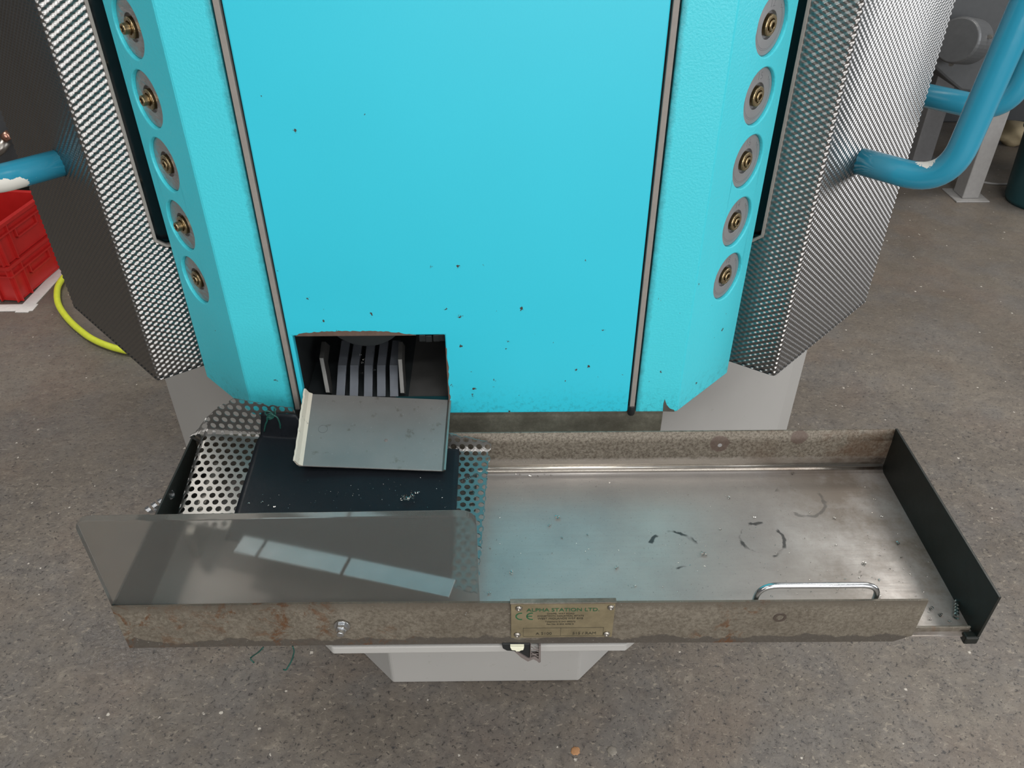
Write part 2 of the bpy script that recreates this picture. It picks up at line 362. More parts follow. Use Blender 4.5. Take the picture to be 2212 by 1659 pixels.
for nm, px, py, r_, col, lab in (('stone_chip',1243,1622,.0085,(.42,.22,.10),'orange aggregate stone set in the floor near the bottom of the picture'),('stone_chip',1322,1622,.0095,(.22,.20,.17),'pale grey aggregate stone in the floor right of the orange one')):
    p = at(px,py,z=0); bm = bmesh.new(); bmesh.ops.create_icosphere(bm, subdivisions=3, radius=r_, matrix=Matrix.Translation((p.x,p.y,.0)) @ Matrix.Diagonal((1,1,.22,1)))
    for v in bm.verts: v.co += (v.co-p)*.12*math.sin(v.co.x*900+v.co.y*700)
    tag(bmobj(nm, bm, simple('stone_'+str(px), col, .6, 0, .6, 160, .4), smooth=True), lab, 'stone')
# ------------------------------------------------------------------ the machine
mach = thing('processing_machine', (0,.4,0), 'tall octagonal machine with cyan front, embossed steel doors and grey pedestal', 'machine')
TOP = 1.95
prism('pedestal', [(-.172,.043),(.20,.043),(.686,.529),(.74,.60),(.76,1.1),(-.72,1.1),(-.72,.591)], 0, .735, M_grey, mach, bevel=.004)
box('grimy_plate', -.30,.287,.012,.036,.58,.722, M_grime_plate, mach, bevel=.001, label='dirty steel plate behind the tray')
prism('support_shelf', [(-.158,-.322),(-.146,-.334),(.196,-.334),(.222,-.312),(.222,.04),(-.158,.04)], .632, .645, M_grey, mach, bevel=.002)
prism('inner_body', [(-.385,.22),(-.39,.145),(-.462,.105),(-.655,.30),(-.655,1.0),(.655,1.0),(.655,.30),(.462,.105),(.39,.145),(.385,.22)], .742, TOP-.01, M_dark, mach)
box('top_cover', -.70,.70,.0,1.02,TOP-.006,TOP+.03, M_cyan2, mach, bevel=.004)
# front panel with the discharge notch at its lower left
XL, XR = -.2325, .2325
NL, NR, NT_ = -.2262, -.0230, .8582
prism('front_panel', [(XL,TOP-.01),(XL,.7245),(NL,.7245),(NL,NT_),(NR,NT_),(NR,.7245),(XR,.7245),(XR,TOP-.01)], 0, .012, M_cyan, mach, axis='y', bevel=.0022, seg=3)
# bare metal where the paint broke away along the notch
random.seed(3)
pts = [(NL+.004,NT_)]; n = 44
for i in range(n+1):
    t = i/n; x = NL+.006+t*.150
    pts.append((x, NT_+.0012+(.0062*math.sin(math.pi*min(1,t*1.05))**.35 if t < .95 else .001)+random.uniform(-.0007,.0009)))
pts.append((NL+.165,NT_)); prism('bare_metal_edge', pts, -.0004, .002, simple('bare_brown_steel', (.13,.085,.065), .6, .2, .3, 120, .4), mach, axis='y', label='brown bare metal edge above the opening')
pts = [(NR,.735),(NR,NT_-.02)]
for i in range(26, -1, -1):
    t = i/26; pts.append((NR+.0006+abs(math.sin(t*7.3))*.0022*random.uniform(.4,1.2), .737+t*(NT_-.759)))
prism('bare_metal_edge', pts, -.0004, .002, bpy.data.materials['bare_brown_steel'], mach, axis='y', label='brown bare metal edge right of the opening')
p0 = at(1433,888,y=0); q = [at(a,b,y=0) for a,b in ((1432,888),(1433,872),(1436,862),(1440,874),(1447,882),(1456,885),(1457,889))]
prism('bare_metal_edge', [(v.x, max(v.z,.7247)) for v in q], -.0006, .003, M_steel, mach, axis='y', label='silver chip in the lower right corner cover')
for s in (-1, 1):
    x0, x1 = sorted((s*.2350, s*.2418)); box('seam_trim', x0,x1,-.0005,.008,.727,TOP-.02, M_trim, mach, bevel=.0008)
    x0, x1 = sorted((s*.2310, s*.2460)); box('seam_backing', x0,x1,.010,.016,.722,TOP-.02, M_darkseal, mach)
    tube('seal_end', [(s*.2385,.004,.735),(s*.2385,.004,.7175)], [.0062,.0050], M_darkseal, mach, n=12, bevel=.001)
# corner covers, each a front strip and a 45 degree facet with five round openings
A, B_, CZ = .3034, .3972, .7245
ZS = (1.2316,1.1526,1.0732,.992,.9122)
NUM = ('12','15','16','14','18')
def text_mesh(txt, size, M, mat, name, parent, ext=.0002, thin=0, sx=1.0):
    cu = bpy.data.curves.new(name, 'FONT'); cu.body = txt; cu.size = size; cu.extrude = ext; cu.align_x = 'CENTER'; cu.align_y = 'CENTER'; cu.offset = -thin
    o = bpy.data.objects.new(name, cu); C.objects.link(o); bpy.context.view_layer.update()
    me = bpy.data.meshes.new_from_object(o.evaluated_get(bpy.context.evaluated_depsgraph_get())); bpy.data.objects.remove(o)
    me.transform(M @ Matrix.Diagonal((sx,1,1,1))); return link(name, me, mat, parent)
for s in (-1, 1):
    # facet frame: origin on facet centre line, local x to the outside, y up
    nrm = Vector((s*.7071, -.7071, 0)); cx = s*.3604; cy = .0570
    bm = bmesh.new(); w2 = (B_-A)*1.4142
    M = frame((cx, cy, 0), nrm); off = ((.3604-A)*1.4142)
    xa, xb = (-off, w2-off) if s > 0 else (-(w2-off), off)
    plate_with_holes(bm, [(xa,CZ),(xb,CZ),(xb,TOP-.01),(xa,TOP-.01)], [(0,z,.0335) for z in ZS], M, .006)
    a0, a1 = sorted((s*.2440, s*A)); bbox(bm, a0, a1, 0, .012, CZ, TOP-.01)
    ex, ey = s*B_, B_-A      # return flange at the outer edge
    bprism(bm, [(ex,ey),(ex-s*.004,ey+.004),(ex-s*.010,ey+.05),(ex-s*.004,ey+.05)], CZ, TOP-.01)
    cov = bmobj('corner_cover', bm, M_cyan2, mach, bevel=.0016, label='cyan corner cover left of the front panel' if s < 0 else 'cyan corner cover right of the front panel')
    cov.modifiers['bevel'].angle_limit = R(60)
    for i, z in enumerate(ZS):
        P = Vector((cx, cy, z)) - nrm*.0045; Mf = frame(P, nrm)
        bm = bmesh.new(); lathe(bm, [(.0342,-.004),(.0342,-.001),(.0320,.0004),(.0156,.0004),(.0152,-.010)], Mf, 48, True, True)
        d = bmobj('port_disc', bm, M_disc if s > 0 else M_wavy, cov, bevel=.0004)
        bm = bmesh.new(); lathe(bm, [(.0150,-.0092),(.0150,-.0085),(.0001,-.0084)], Mf, 32); bmobj('port_bore', bm, M_darkseal, cov)
        flat = s < 0 and i in (2, 4); h = .0042 if flat else (.0105 if s < 0 else .0046)
        bm = bmesh.new(); lathe(bm, [(.0118,-.008),(.0120,.0026),(.0110,.0034),(.0076,.0034),(.0072,.0010),(.0062,.0010),(.0062,h),(.0054,h+.0008),(.0034,h+.0008),(.0032,h-.004)], Mf, 28, True, True)
        bmobj('brass_screw', bm, M_brass, cov, smooth=False, bevel=.0003)
        bm = bmesh.new(); lathe(bm, [(.0031,h-.0038),(.0029,h-.0034)], Mf, 6); bmobj('hex_socket', bm, M_darkseal, cov)
        if s > 0:
            bm = bmesh.new()
            for rr in (.0255,.0272):
                a_ = [Mf @ Vector((rr*math.cos(t), rr*math.sin(t), .0004)) for t in [R(-190+k*6) for k in range(38)]]
                btube(bm, a_, .00016, 4)
            tip = [Mf @ Vector(v) for v in ((.0262,.0002+.0265*math.sin(R(33)),.0004),(.0195,.0150,.0004),(.0195,.0195,.0004),(.0240,.0125,.0004))]
            btube(bm, tip, .00016, 4)
            bmobj('engraved_arc', bm, M_mark, cov)
            text_mesh(NUM[i], .0125, Mf @ Matrix.Translation((0,.0228,.00042)), M_mark, 'engraved_number', cov, .00005, .0003)
# embossed stainless doors: folded sheets with real relief
RX, RY = .4618, .0715
def door_path(t):   # t = arc length from the ridge; t<0 inner face, t>0 outer face (for s=+1)
    di = Vector((-.823,.568)); do = Vector((.7071,.7071)); r = .006
    if t < -r: p = Vector((RX,RY)) + di*(-t); n = Vector((-.568,-.823))
    elif t > r: p = Vector((RX,RY)) + do*t; n = Vector((.7071,-.7071))
    else:
        k = (t+r)/(2*r); a = Vector((RX,RY)) + di*r; b = Vector((RX,RY)) + do*r; c = Vector((RX,RY))
        p = a*(1-k)**2 + c*2*k*(1-k) + b*k*k; n = (Vector((-.568,-.823))*(1-k)+Vector((.7071,-.7071))*k).normalized()
    return p, n
T0, T1, ZB = -.135, .304, .7345
TW0 = -.0575     # window edge on the inner face
step = .00125
ts = np.arange(T0, T1+.0001, step); zs = np.concatenate([np.arange(ZB, 1.40, step), np.linspace(1.405, TOP-.01, 40)])
PV = .0082
P2 = [door_path(t) for t in ts]
tt, zz = np.meshgrid(ts, zs)
ca_, cb_ = 2*np.pi*tt/np.where(tt > 0, .0110, .0138), 2*np.pi*zz/PV
px_ = np.array([p[0].x for p in P2]); py_ = np.array([p[0].y for p in P2]); nx_ = np.array([p[1].x for p in P2]); ny_ = np.array([p[1].y for p in P2])
doors = {}
for s in (-1, 1):
    TW = -.0500 if s < 0 else -.0570
    w_ = np.where(tt > 0, .36, .48) if s > 0 else np.where(tt > 0, .60, .58)
    s_ = w_*np.cos(ca_+cb_) + (1-w_)*np.cos(ca_-cb_); hh = np.where(tt > 0, .00085, .00105)*np.sign(s_)*np.abs(s_)**.85; hh[zz > 1.4] = 0
    X_ = s*(px_[None,:] + nx_[None,:]*hh); Y_ = py_[None,:] + ny_[None,:]*hh
    V = np.stack([X_, Y_, zz], -1).reshape(-1,3); nr, nc = tt.shape
    idx = np.arange(nr*nc).reshape(nr,nc); q = np.stack([idx[:-1,:-1], idx[:-1,1:], idx[1:,1:], idx[1:,:-1]], -1)
    tc_ = (tt[:-1,:-1]+tt[1:,1:])/2; zc_ = (zz[:-1,:-1]+zz[1:,1:])/2
    keep = ~((tc_ < TW) & (zc_ > .948 + np.clip(TW+.012-tc_, -1, 0)*0 - np.clip(TW-tc_,0,.02)*.9))
    fq = q[keep]; fq = fq if s > 0 else fq[:, ::-1]
    me = bpy.data.meshes.new('embossed_door'); me.vertices.add(len(V)); me.vertices.foreach_set('co', V.ravel())
    me.loops.add(fq.size); me.loops.foreach_set('vertex_index', fq.ravel()); me.polygons.add(len(fq))
    me.polygons.foreach_set('loop_start', np.arange(0, fq.size, 4)); me.polygons.foreach_set('loop_total', np.full(len(fq), 4))
    me.polygons.foreach_set('use_smooth', np.ones(len(fq), bool)); me.update(); me.validate()
    side = 'left' if s < 0 else 'right'
    d = link('embossed_door', me, M_embossed, mach, label='embossed stainless steel door on the %s, folded at a vertical ridge' % side); doors[s] = d
    # closing plates under and behind
    E = [door_path(t)[0] for t in (T0,-.006,0,.006,T1)]
    poly = [(s*p.x, p.y) for p in E] + [(s*.674,.95),(s*.36,.95)]
    prism('door_bottom', poly, ZB-.001, ZB+.004, M_dark, d)
    x0, x1 = sorted((s*.665, s*.677)); box('door_side', x0, x1, .29, .95, ZB, TOP-.01, M_embossed, d)
    # window opening trim and tinted pane
    def on(t, z, off=0):
        p, n = door_path(t); return Vector((s*(p.x+n.x*off), p.y+n.y*off, z))
    bm = bmesh.new(); path = [on(TW,TOP-.02,.001), on(TW,.9485,.001), on(TW-.014,.9365,.001), on(TW-.07,.925,.001)]
    pn = Vector((s*door_path(-.1)[1].x, door_path(-.1)[1].y, 0)); prev = None
    for k, p in enumerate(path):
        inn = on(0,0)-on(-1,0); inn = -inn.normalized()
        offv = {0: inn, 1: (inn+Vector((0,0,.5))).normalized()*1.05, 2: (inn*.3+Vector((0,0,1))).normalized(), 3: Vector((0,0,1))}[k]
        ring = [bm.verts.new(p + pn*a + offv*b) for a, b in ((.0015,0),(.0015,.0042),(-.006,.0042),(-.006,0))]
        if prev:
            for i in range(4): bm.faces.new((prev[i], prev[(i+1)%4], ring[(i+1)%4], ring[i]))
        prev = ring
    bmobj('window_trim', bm, M_trim, d, bevel=.0005)
    g = [on(TW+.01,.93,-.016), on(TW-.09,.93,-.016), on(TW-.09,TOP-.03,-.016), on(TW+.01,TOP-.03,-.016)]
    bm = bmesh.new(); f = [bm.verts.new(v) for v in g]; f2 = [bm.verts.new(v - pn*.004) for v in g]
    bm.faces.new(f); bm.faces.new(f2[::-1])
    for i in range(4): bm.faces.new((f[i],f[(i+1)%4],f2[(i+1)%4],f2[i]))
    bmobj('window_pane', bm, M_glass, d)
# blue tube handles on the doors
def grab(base, s, out, rise, rad, parent, tilt=.0, label=None):
    n = Vector((s*.7071,-.7071,0)); b = Vector(base)-n*.004
    p1 = b + n*out; p2 = p1 + Vector((s*tilt, -tilt*.3, rise)); p3 = p2 - n*out
    pts = rounded([b, p1, p2, p3], .055, 12)
    return tube('handle', pts, rad, M_blue, parent, n=24, label=label)
H1 = grab((.5433,.1535,1.036), 1, .120, .36, .0178, doors[1], .030, 'blue tube handle on the right door')
H2 = grab((.680,.42,1.055), 1, .185, .42, .0178, doors[1], .030, 'blue tube handle behind the right door')
H3 = grab((-.5414,.1516,1.040), -1, .125, .36, .0178, doors[-1], .030, 'blue tube handle with flaked paint on the left door')

# inside of the discharge opening
prism('shaded_outlet_floor', [(.014,.742),(.20,.752),(.20,.748),(.014,.738)], -.25, -.082, M_dark, mach, axis='x')  # left part of the outlet floor, inside shade put into its colour
ins = prism('outlet_floor', [(.014,.742),(.20,.752),(.20,.748),(.014,.738)], -.082, .02, M_slat_edge, mach, axis='x')
box('outlet_side', -.2315,-.2285,.012,.21,.735,.90, M_dark, mach)
box('outlet_side', .015,.018,.012,.21,.735,.90, M_dark, mach)
rack = bpy.data.objects.new('slat_rack', None); C.objects.link(rack); rack.parent = mach; rack.matrix_parent_inverse = mach.matrix_world.inverted()
bpy.context.view_layer.update()
def row(px, y, py): return at(px, py, y=y)
for k, (a, kx, t) in enumerate(((735,739,746.5),(764,765.5,773.5),(795,796,801.5),(823.5,823.5,830),(851.5,850.5,857))):
    e0 = row(a, .016, 856); e1 = row(kx, .055, 789); e2 = row(t, .100, 735); w = .0062
    bm = bmesh.new(); prev = None
    for p in (e0, e1, e2):
        ring = [bm.verts.new((p.x-w,p.y,p.z)), bm.verts.new((p.x+w,p.y,p.z)), bm.verts.new((p.x+w,p.y,p.z-.006)), bm.verts.new((p.x-w,p.y,p.z-.006))]
        if prev:
            for i in range(4): bm.faces.new((prev[i],prev[(i+1)%4],ring[(i+1)%4],ring[i]))
        else: bm.faces.new(ring)
        prev = ring
    bm.faces.new(prev); bmobj('slat', bm, M_slat, rack, bevel=.0006)
for pts3 in (((708,848),(694,773),(699,738)),((869,849),(864,776),(865,738))):
    q = [row(pts3[0][0], .012, pts3[0][1]), row(pts3[1][0], .045, pts3[1][1]), row(pts3[2][0], .085, pts3[2][1])]
    bm = bmesh.new(); prev = None
    for p in q:
        ring = [bm.verts.new((p.x-.003,p.y,p.z)), bm.verts.new((p.x+.003,p.y,p.z)), bm.verts.new((p.x+.003,p.y+.022,p.z-.022)), bm.verts.new((p.x-.003,p.y+.022,p.z-.022))]
        if prev:
            for i in range(4): bm.faces.new((prev[i],prev[(i+1)%4],ring[(i+1)%4],ring[i]))
        else: bm.faces.new(ring)
        prev = ring
    bm.faces.new(prev); bmobj('side_plate', bm, M_slat_edge, rack, bevel=.0006)
wc = row(795, .075, 744); bm = bmesh.new(); lathe(bm, [(.060,-.01),(.060,.01)], frame((wc.x,.080,wc.z+.060), (0,1,0)), 48)
bmobj('roller', bm, M_dark, mach, bevel=.001)
bm = bmesh.new()
for (a, b) in ((913,731),(927,732),(943,731),(955,730)):
    p = row(a, .03, b); bbox(bm, p.x-.0045, p.x+.0045, .026,.04, p.z-.003, p.z+.008)
bmobj('rubber_teeth', bm, M_darkseal, mach, bevel=.001)
box('outlet_lip', -.10,-.0235,.004,.016,.730,.7440, M_teal, mach, bevel=.001)
# discharge chute plate with its worn lip
ct = [Vector((-.2235,.004,.7590)), Vector((-.0245,.004,.7462)), Vector((-.0272,-.115,.7190)), Vector((-.2155,-.115,.7305))]
bm = bmesh.new(); nn = (ct[1]-ct[0]).cross(ct[3]-ct[0]).normalized()
if nn.z < 0: nn = -nn
f = [bm.verts.new(v) for v in ct]; g = [bm.verts.new(v-nn*.0022) for v in ct]; bm.faces.new(f); bm.faces.new(g[::-1])
for i in range(4): bm.faces.new((f[i],f[(i+1)%4],g[(i+1)%4],g[i]))
ch = bmobj('discharge_chute', bm, M_chute, mach, bevel=.0006, label='grey steel chute plate sloping out of the opening')
def lip(name, a, b, outv, h, mat, th=.0025, jag=0):
    bm = bmesh.new(); n_ = 24; prev = None
    for i in range(n_+1):
        t = i/n_; p = a.lerp(b, t); hh_ = h*(1+random.uniform(-jag,jag)); e = outv.normalized()
        pr = [p, p+e*.45*hh_+nn*.25*hh_, p+e*.8*hh_+nn*1.0*hh_, p+e*.8*hh_+nn*1.0*hh_+e*th, p+e*(.45*hh_+th)+nn*.1*hh_, p-nn*.0022]
        ring = [bm.verts.new(v) for v in pr]
        if prev:
            for k in range(6): bm.faces.new((prev[k],prev[(k+1)%6],ring[(k+1)%6],ring[k]))
        else: bm.faces.new(ring)
        prev = ring
    bm.faces.new(prev); return bmobj(name, bm, mat, ch)
lip('painted_lip', ct[0]+Vector((.009,0,0)), ct[3]+Vector((.006,0,0)), Vector((-1,0,.06)), .0105, M_lip, .0025, .04)['label'] = 'raised left lip with flaking white paint'
lip('side_lip', ct[1], ct[2], Vector((1,0,-.06)), .003, M_steel)
bm = bmesh.new(); cc = ct[0].lerp(ct[1], .09).lerp(ct[3].lerp(ct[2], .20), .50)
c_ = [cc+Vector((.0062*math.cos(t), .0062*math.sin(t), 0)) for t in [2*math.pi*k/28 for k in range(28)]]
for v in c_: v.z = cc.z + (v.y-cc.y)*.239 - (v.x-cc.x)*.062 + .0003
btube(bm, c_, .0002, 4, closed=True); bmobj('scribed_circle', bm, M_mark, ch)
pc = ct[0].lerp(ct[1], .575).lerp(ct[3].lerp(ct[2], .60), .62); bm = bmesh.new(); lathe(bm, [(.0026,0),(.0022,.0008),(.0004,.0010)], frame(pc, nn, (0,1,0)), 16); bmobj('chute_rivet', bm, M_cast, ch)

# ------------------------------------------------------------------ swarf tray
TL, TR, TF, TB, TZ0, TZ1 = -.3765, .602, -.3375, -.0455, .652, .7262
tray = thing('swarf_tray', (.11,-.19,.652), 'long shallow steel swarf tray with stained rusty front wall', 'tray')
# pan: floor with a filleted back wall, profile in (y,z) extruded along x
prof = [(TF+.006,TZ0)]; rad = .009
for k in range(9):
    a = -math.pi/2 + k/8*math.pi/2; prof.append((TB-rad-.002+rad*math.cos(a), TZ0+rad+rad*math.sin(a)))
def extr(name, prof, xs, th, mat, parent, **k):
    bm = bmesh.new(); n = len(prof); nrm2 = []
    for i in range(n):
        a = Vector(prof[max(i-1,0)]); b = Vector(prof[min(i+1,n-1)]); t = (b-a).normalized(); nrm2.append(Vector((t.y,-t.x)))
    rings = []
    for x in xs:
        A_ = [bm.verts.new((x,p[0],p[1])) for p in prof]; B2 = [bm.verts.new((x,p[0]+q.x*th,p[1]+q.y*th)) for p,q in zip(prof,nrm2)]
        rings.append(A_+B2[::-1])
    for A_, B2 in zip(rings, rings[1:]):
        m = len(A_)
        for i in range(m): bm.faces.new((A_[i],A_[(i+1)%m],B2[(i+1)%m],B2[i]))
    bm.faces.new(rings[0]); bm.faces.new(rings[-1]); o = bmobj(name, bm, mat, parent, **k)
    for p in o.data.polygons: p.use_smooth = .02 < abs(p.normal.z) < .995
    return o
extr('tray_floor', prof[:6], [TL+.002,TR-.001], .0022, M_pan, tray)
prof_b = prof[5:] + [(TB-.002,TZ0+.03),(TB-.0018,TZ0+.055),(TB,TZ1-.001)]
def smoothextr():
    return extr('back_wall', prof_b, [TL+.002,-.1,.2,.36,.5,TR-.001], .0024, M_back, tray)
smoothextr()
# bright rod added along the fold to draw its curvature highlight
tube('fold_highlight', [(-.35,TB-.0035,TZ0+.0105),(TR-.004,TB-.0035,TZ0+.0105)], .0026, simple('fold_highlight_metal', (.62,.59,.54), .2, .9), tray, n=12, label='bright highlight line along the back fold')
box('right_wall', TR-.0012,TR+.0022,TF+.001,TB+.001,TZ0-.004,TZ1+.001, M_black, tray, bevel=.0006, label='black oily end wall')
box('wall_foot', TR-.014,TR+.0022,TF-.0005,TF+.010,TZ0-.008,TZ0+.004, M_black, tray, bevel=.002)
box('left_wall', TL,TL+.003,TF+.002,TB,TZ0,TZ1, M_black, tray, bevel=.0006)
box('front_lip', .505,TR-.004,TF+.012,TF+.0145,TZ0-.002,TZ0+.008, M_grime, tray, bevel=.0005)
# front wall, very slightly wavy top edge, cut lower right corner
bm = bmesh.new(); nxs = 46; cols = []
for i in range(nxs+1):
    t = i/nxs; x = TL + t*(.5225-TL)
    top = TZ1 - .0004 + .0012*math.sin(t*6.5+.6)*math.sin(math.pi*t) ; yy = TF + .0015*math.sin(math.pi*t*1.4)
    bot = TZ0 - .0035 if x < .512 else TZ0 - .0035 + (x-.512)*1.0
    cols.append([bm.verts.new(v) for v in ((x,yy,top),(x,yy-.0004,(top+bot)/2+.01),(x,yy,bot+.004),(x,yy+.003,bot),(x,yy+.006,bot+.0015),(x,yy+.003,bot+.006),(x,yy+.0026,top))])
for a_, b_ in zip(cols, cols[1:]):
    for i in range(7): bm.faces.new((a_[i],a_[(i+1)%7],b_[(i+1)%7],b_[i]))
bm.faces.new(cols[0]); bm.faces.new(cols[-1]); fwl = bmobj('front_wall', bm, M_frontwall, tray, label='brown stained front wall')
# bolt, grommet hole, inner wire handle
def fy(x): return TF - .0003
b = at(739,1351,y=TF); Mb = frame((b.x,TF-.0002,b.z), (0,-1,0)); bm = bmesh.new()
lathe(bm, [(.0090,0),(.0090,.0016)], Mb, 32); wsh = bmobj('washer', bm, M_zinc, tray, bevel=.0004)
bm = bmesh.new(); lathe(bm, [(.0066,.0016),(.0066,.0068),(.0058,.0074)], Mb, 6); lathe(bm, [(.0040,.0074),(.0040,.0125),(.0034,.013)], Mb, 20); bmobj('bolt', bm, M_zinc, tray, bevel=.0005)
b = at(1684,1332,y=TF); Mb = frame((b.x,TF-.0002,b.z), (0,-1,0)); bm = bmesh.new()
lathe(bm, [(.0078,0),(.0072,.0014),(.0044,.0014),(.0040,.0002)], Mb, 28); bmobj('grommet', bm, simple('dark_brown_washer', (.06,.045,.035), .5), tray)
bm = bmesh.new(); lathe(bm, [(.0040,.0004),(.0038,.0006)], Mb, 20); bmobj('hole_plug', bm, M_zinc, tray)
hp = [(.334,TF+.007,.700),(.334,TF+.007,.7432),(.468,TF+.007,.7425),(.468,TF+.007,.700)]
tube('wire_handle', rounded(hp, .022, 8), .0033, M_zinc, tray, n=14, label='bright bent rod handle behind the front wall')
# hole in the back wall
p = at(1555,962,y=TB-.002); bm = bmesh.new(); lathe(bm, [(.0032,0),(.0030,.0006)], frame((p.x,TB-.0016,p.z), (0,-1,0)), 20); bmobj('back_wall_hole', bm, M_bgrey2, tray)
# name plate
pl0, pl1 = .0618, .1768; zp0, zp1 = .6672, .7268; yp = TF-.0019
pl = box('name_plate', pl0,pl1,yp,yp+.0014,zp0,zp1, M_rustplate, tray, bevel=.0003, label='tarnished brass name plate with green lettering')
box('plate_fold', pl0-.001,pl1+.001,yp-.0004,yp+.0062,zp1-.0002,zp1+.0018, M_grime, pl, bevel=.0005)
for a_ in (.069, .1705):
    for z_ in (.6735, .7205):
        bm = bmesh.new(); lathe(bm, [(.0040,0),(.0038,.0012),(.0026,.0024),(.0012,.0026),(.0008,.0014)], frame((a_+(.0015 if z_ > .7 else 0),yp-.0001,z_), (0,-1,0)), 20); bmobj('rivet', bm, M_steel, pl, smooth=True)
def ptext(txt, x, z, size, mat, nm='lettering', sx=1.0): return text_mesh(txt, size, frame((x,yp-.00035,z), (0,-1,0)), mat, nm, pl, .0001, 0, sx)
ptext('ALPHA STATION LTD.', .1195, .7165, .0078, M_green, sx=1.05)
for x_, e in ((.0695,0),(.0815,1)):
    bm = bmesh.new(); cz = .7058; prev = None; n_ = 22
    for k in range(n_+1):
        t = R(78+k/n_*204); ring = [bm.verts.new((x_+.0035+rr*math.cos(t)*1.0, y_, cz+rr*math.sin(t)*1.0)) for rr in (.0062,.0048) for y_ in (yp-.0003,yp)]
        if prev:
            for (i,j) in ((0,1),(1,3),(3,2),(2,0)): bm.faces.new((prev[i],prev[j],ring[j],ring[i]))
        prev = ring
    if e: bbox(bm, x_-.0018, x_+.0038, yp-.0003, yp, cz-.0006, cz+.0006)
    bmobj('ce_mark', bm, M_green, pl)
for tx, z_, sz in (('CHAPEL WAY ROAD', .7100,.0033),('CHASETOWN INDUSTRIAL ESTATE', .7060,.0033),('WEST MIDLANDS WS7 8XB', .7015,.0042),('Telephone 01543 685272', .6960,.0033),('Fax No. 01543 459810', .6915,.0033)):
    ptext(tx, .1170, z_, sz, M_ink)
ptext('A 5100', .0990, .6745, .0062, M_ink); ptext('515 / RAM', .1450, .6745, .0062, M_ink)
bm = bmesh.new()
for (x0,x1,z0,z1) in ((.0755,.1665,.6845,.6849),(.0755,.0758,.670,.6849),(.1180,.1183,.670,.6849),(.1662,.1665,.670,.6849),(.0755,.1665,.6698,.6701)): bbox(bm, x0,x1,yp-.0003,yp,z0,z1)
bmobj('ruled_box', bm, M_ink, pl)
# latch casting below the tray
bm = bmesh.new()
def L(px, py, y=-.336): return at(px, py, y=y)
def flat(bm, pix, y0, y1): bprism(bm, [(L(a,b).x, L(a,b).z) for a,b in pix], y0, y1, 'y')
lt = bpy.data.objects.new('latch', None); C.objects.link(lt); lt.parent = tray; bpy.context.view_layer.update(); lt.matrix_parent_inverse = tray.matrix_world.inverted()
flat(bm, [(1084,1388),(1086,1398),(1095,1403),(1112,1404),(1125,1414),(1140,1421),(1145,1420),(1145,1388)], -.338, -.328); bmobj('latch_arm', bm, M_darkseal, lt, bevel=.0008)
bm = bmesh.new(); flat(bm, [(1112,1402),(1125,1414),(1140,1423),(1152,1418),(1160,1422),(1164,1426),(1168,1424),(1168,1390),(1164,1390),(1163,1418),(1155,1413),(1141,1417),(1126,1408),(1117,1401)], -.340, -.330)
for seg in (((1146,1392),(1163,1403)),((1146,1400),(1163,1397)),((1146,1404),(1163,1414)),((1146,1410),(1163,1407)),((1155,1392),(1163,1398))):
    a_, b_ = L(*seg[0]), L(*seg[1]); btube(bm, [(a_.x,-.339,a_.z),(b_.x,-.339,b_.z)], .0006, 6)
bbox(bm, L(1145,1400).x, L(1147,1400).x, -.340,-.330, L(1146,1417).z, L(1146,1388).z)
bmobj('latch_bracket', bm, M_cast, lt, bevel=.0003)
bm = bmesh.new(); flat(bm, [(1102,1388),(1105,1394),(1113,1395),(1115,1397),(1122,1397),(1125,1395),(1130,1394),(1132,1388)], -.3425, -.338); bmobj('latch_button', bm, M_cream, lt, bevel=.0003)

# ------------------------------------------------------------------ perforated basket sheet
def perf(name, umin, umax, vmin, vmax, keep, mp, pitch, r, mat, parent, th=.0014, ang=0):
    vs = {}; V = []; Fc = []
    def vid(u, v):
        k = (round(u*20000), round(v*20000))
        if k not in vs: vs[k] = len(V); V.append(mp(*clampb(u, v)))
        return vs[k]
    ca, sa = math.cos(ang), math.sin(ang); nI = int((umax-umin)/pitch)+24; nJ = int((vmax-vmin)/(pitch*.866))+24
    for j in range(-12, nJ):
        for i in range(-12, nI):
            cu = i*pitch + (j % 2)*pitch/2; cv = j*pitch*.866
            u = umin + cu*ca - cv*sa; v = vmin + cu*sa + cv*ca
            if not (umin <= u <= umax and vmin <= v <= vmax) or not keep(u, v): continue
            O = []; I = []
            for k in range(12):
                a = math.pi/6*k + math.pi/2; R_ = pitch/math.sqrt(3) if k % 2 == 0 else pitch/2
                O.append(vid(u+R_*math.cos(a+ang), v+R_*math.sin(a+ang)))
                I.append(vid(u+r*math.cos(a+ang), v+r*math.sin(a+ang)))
            for k in range(12): Fc.append((O[k],O[(k+1)%12],I[(k+1)%12],I[k]))
    me = bpy.data.meshes.new(name); me.from_pydata(V, [], Fc); me.update(); o = link(name, me, mat, parent, smooth=False)
    so = o.modifiers.new('solidify','SOLIDIFY'); so.thickness = th; so.offset = -1
    return o
ZP = .6985
def bend(u):
    w = min(1, max(0, (u+.355)/.39)); return -.050-.018*w, .7285-.024*w, .20*(1-w)+.05*w
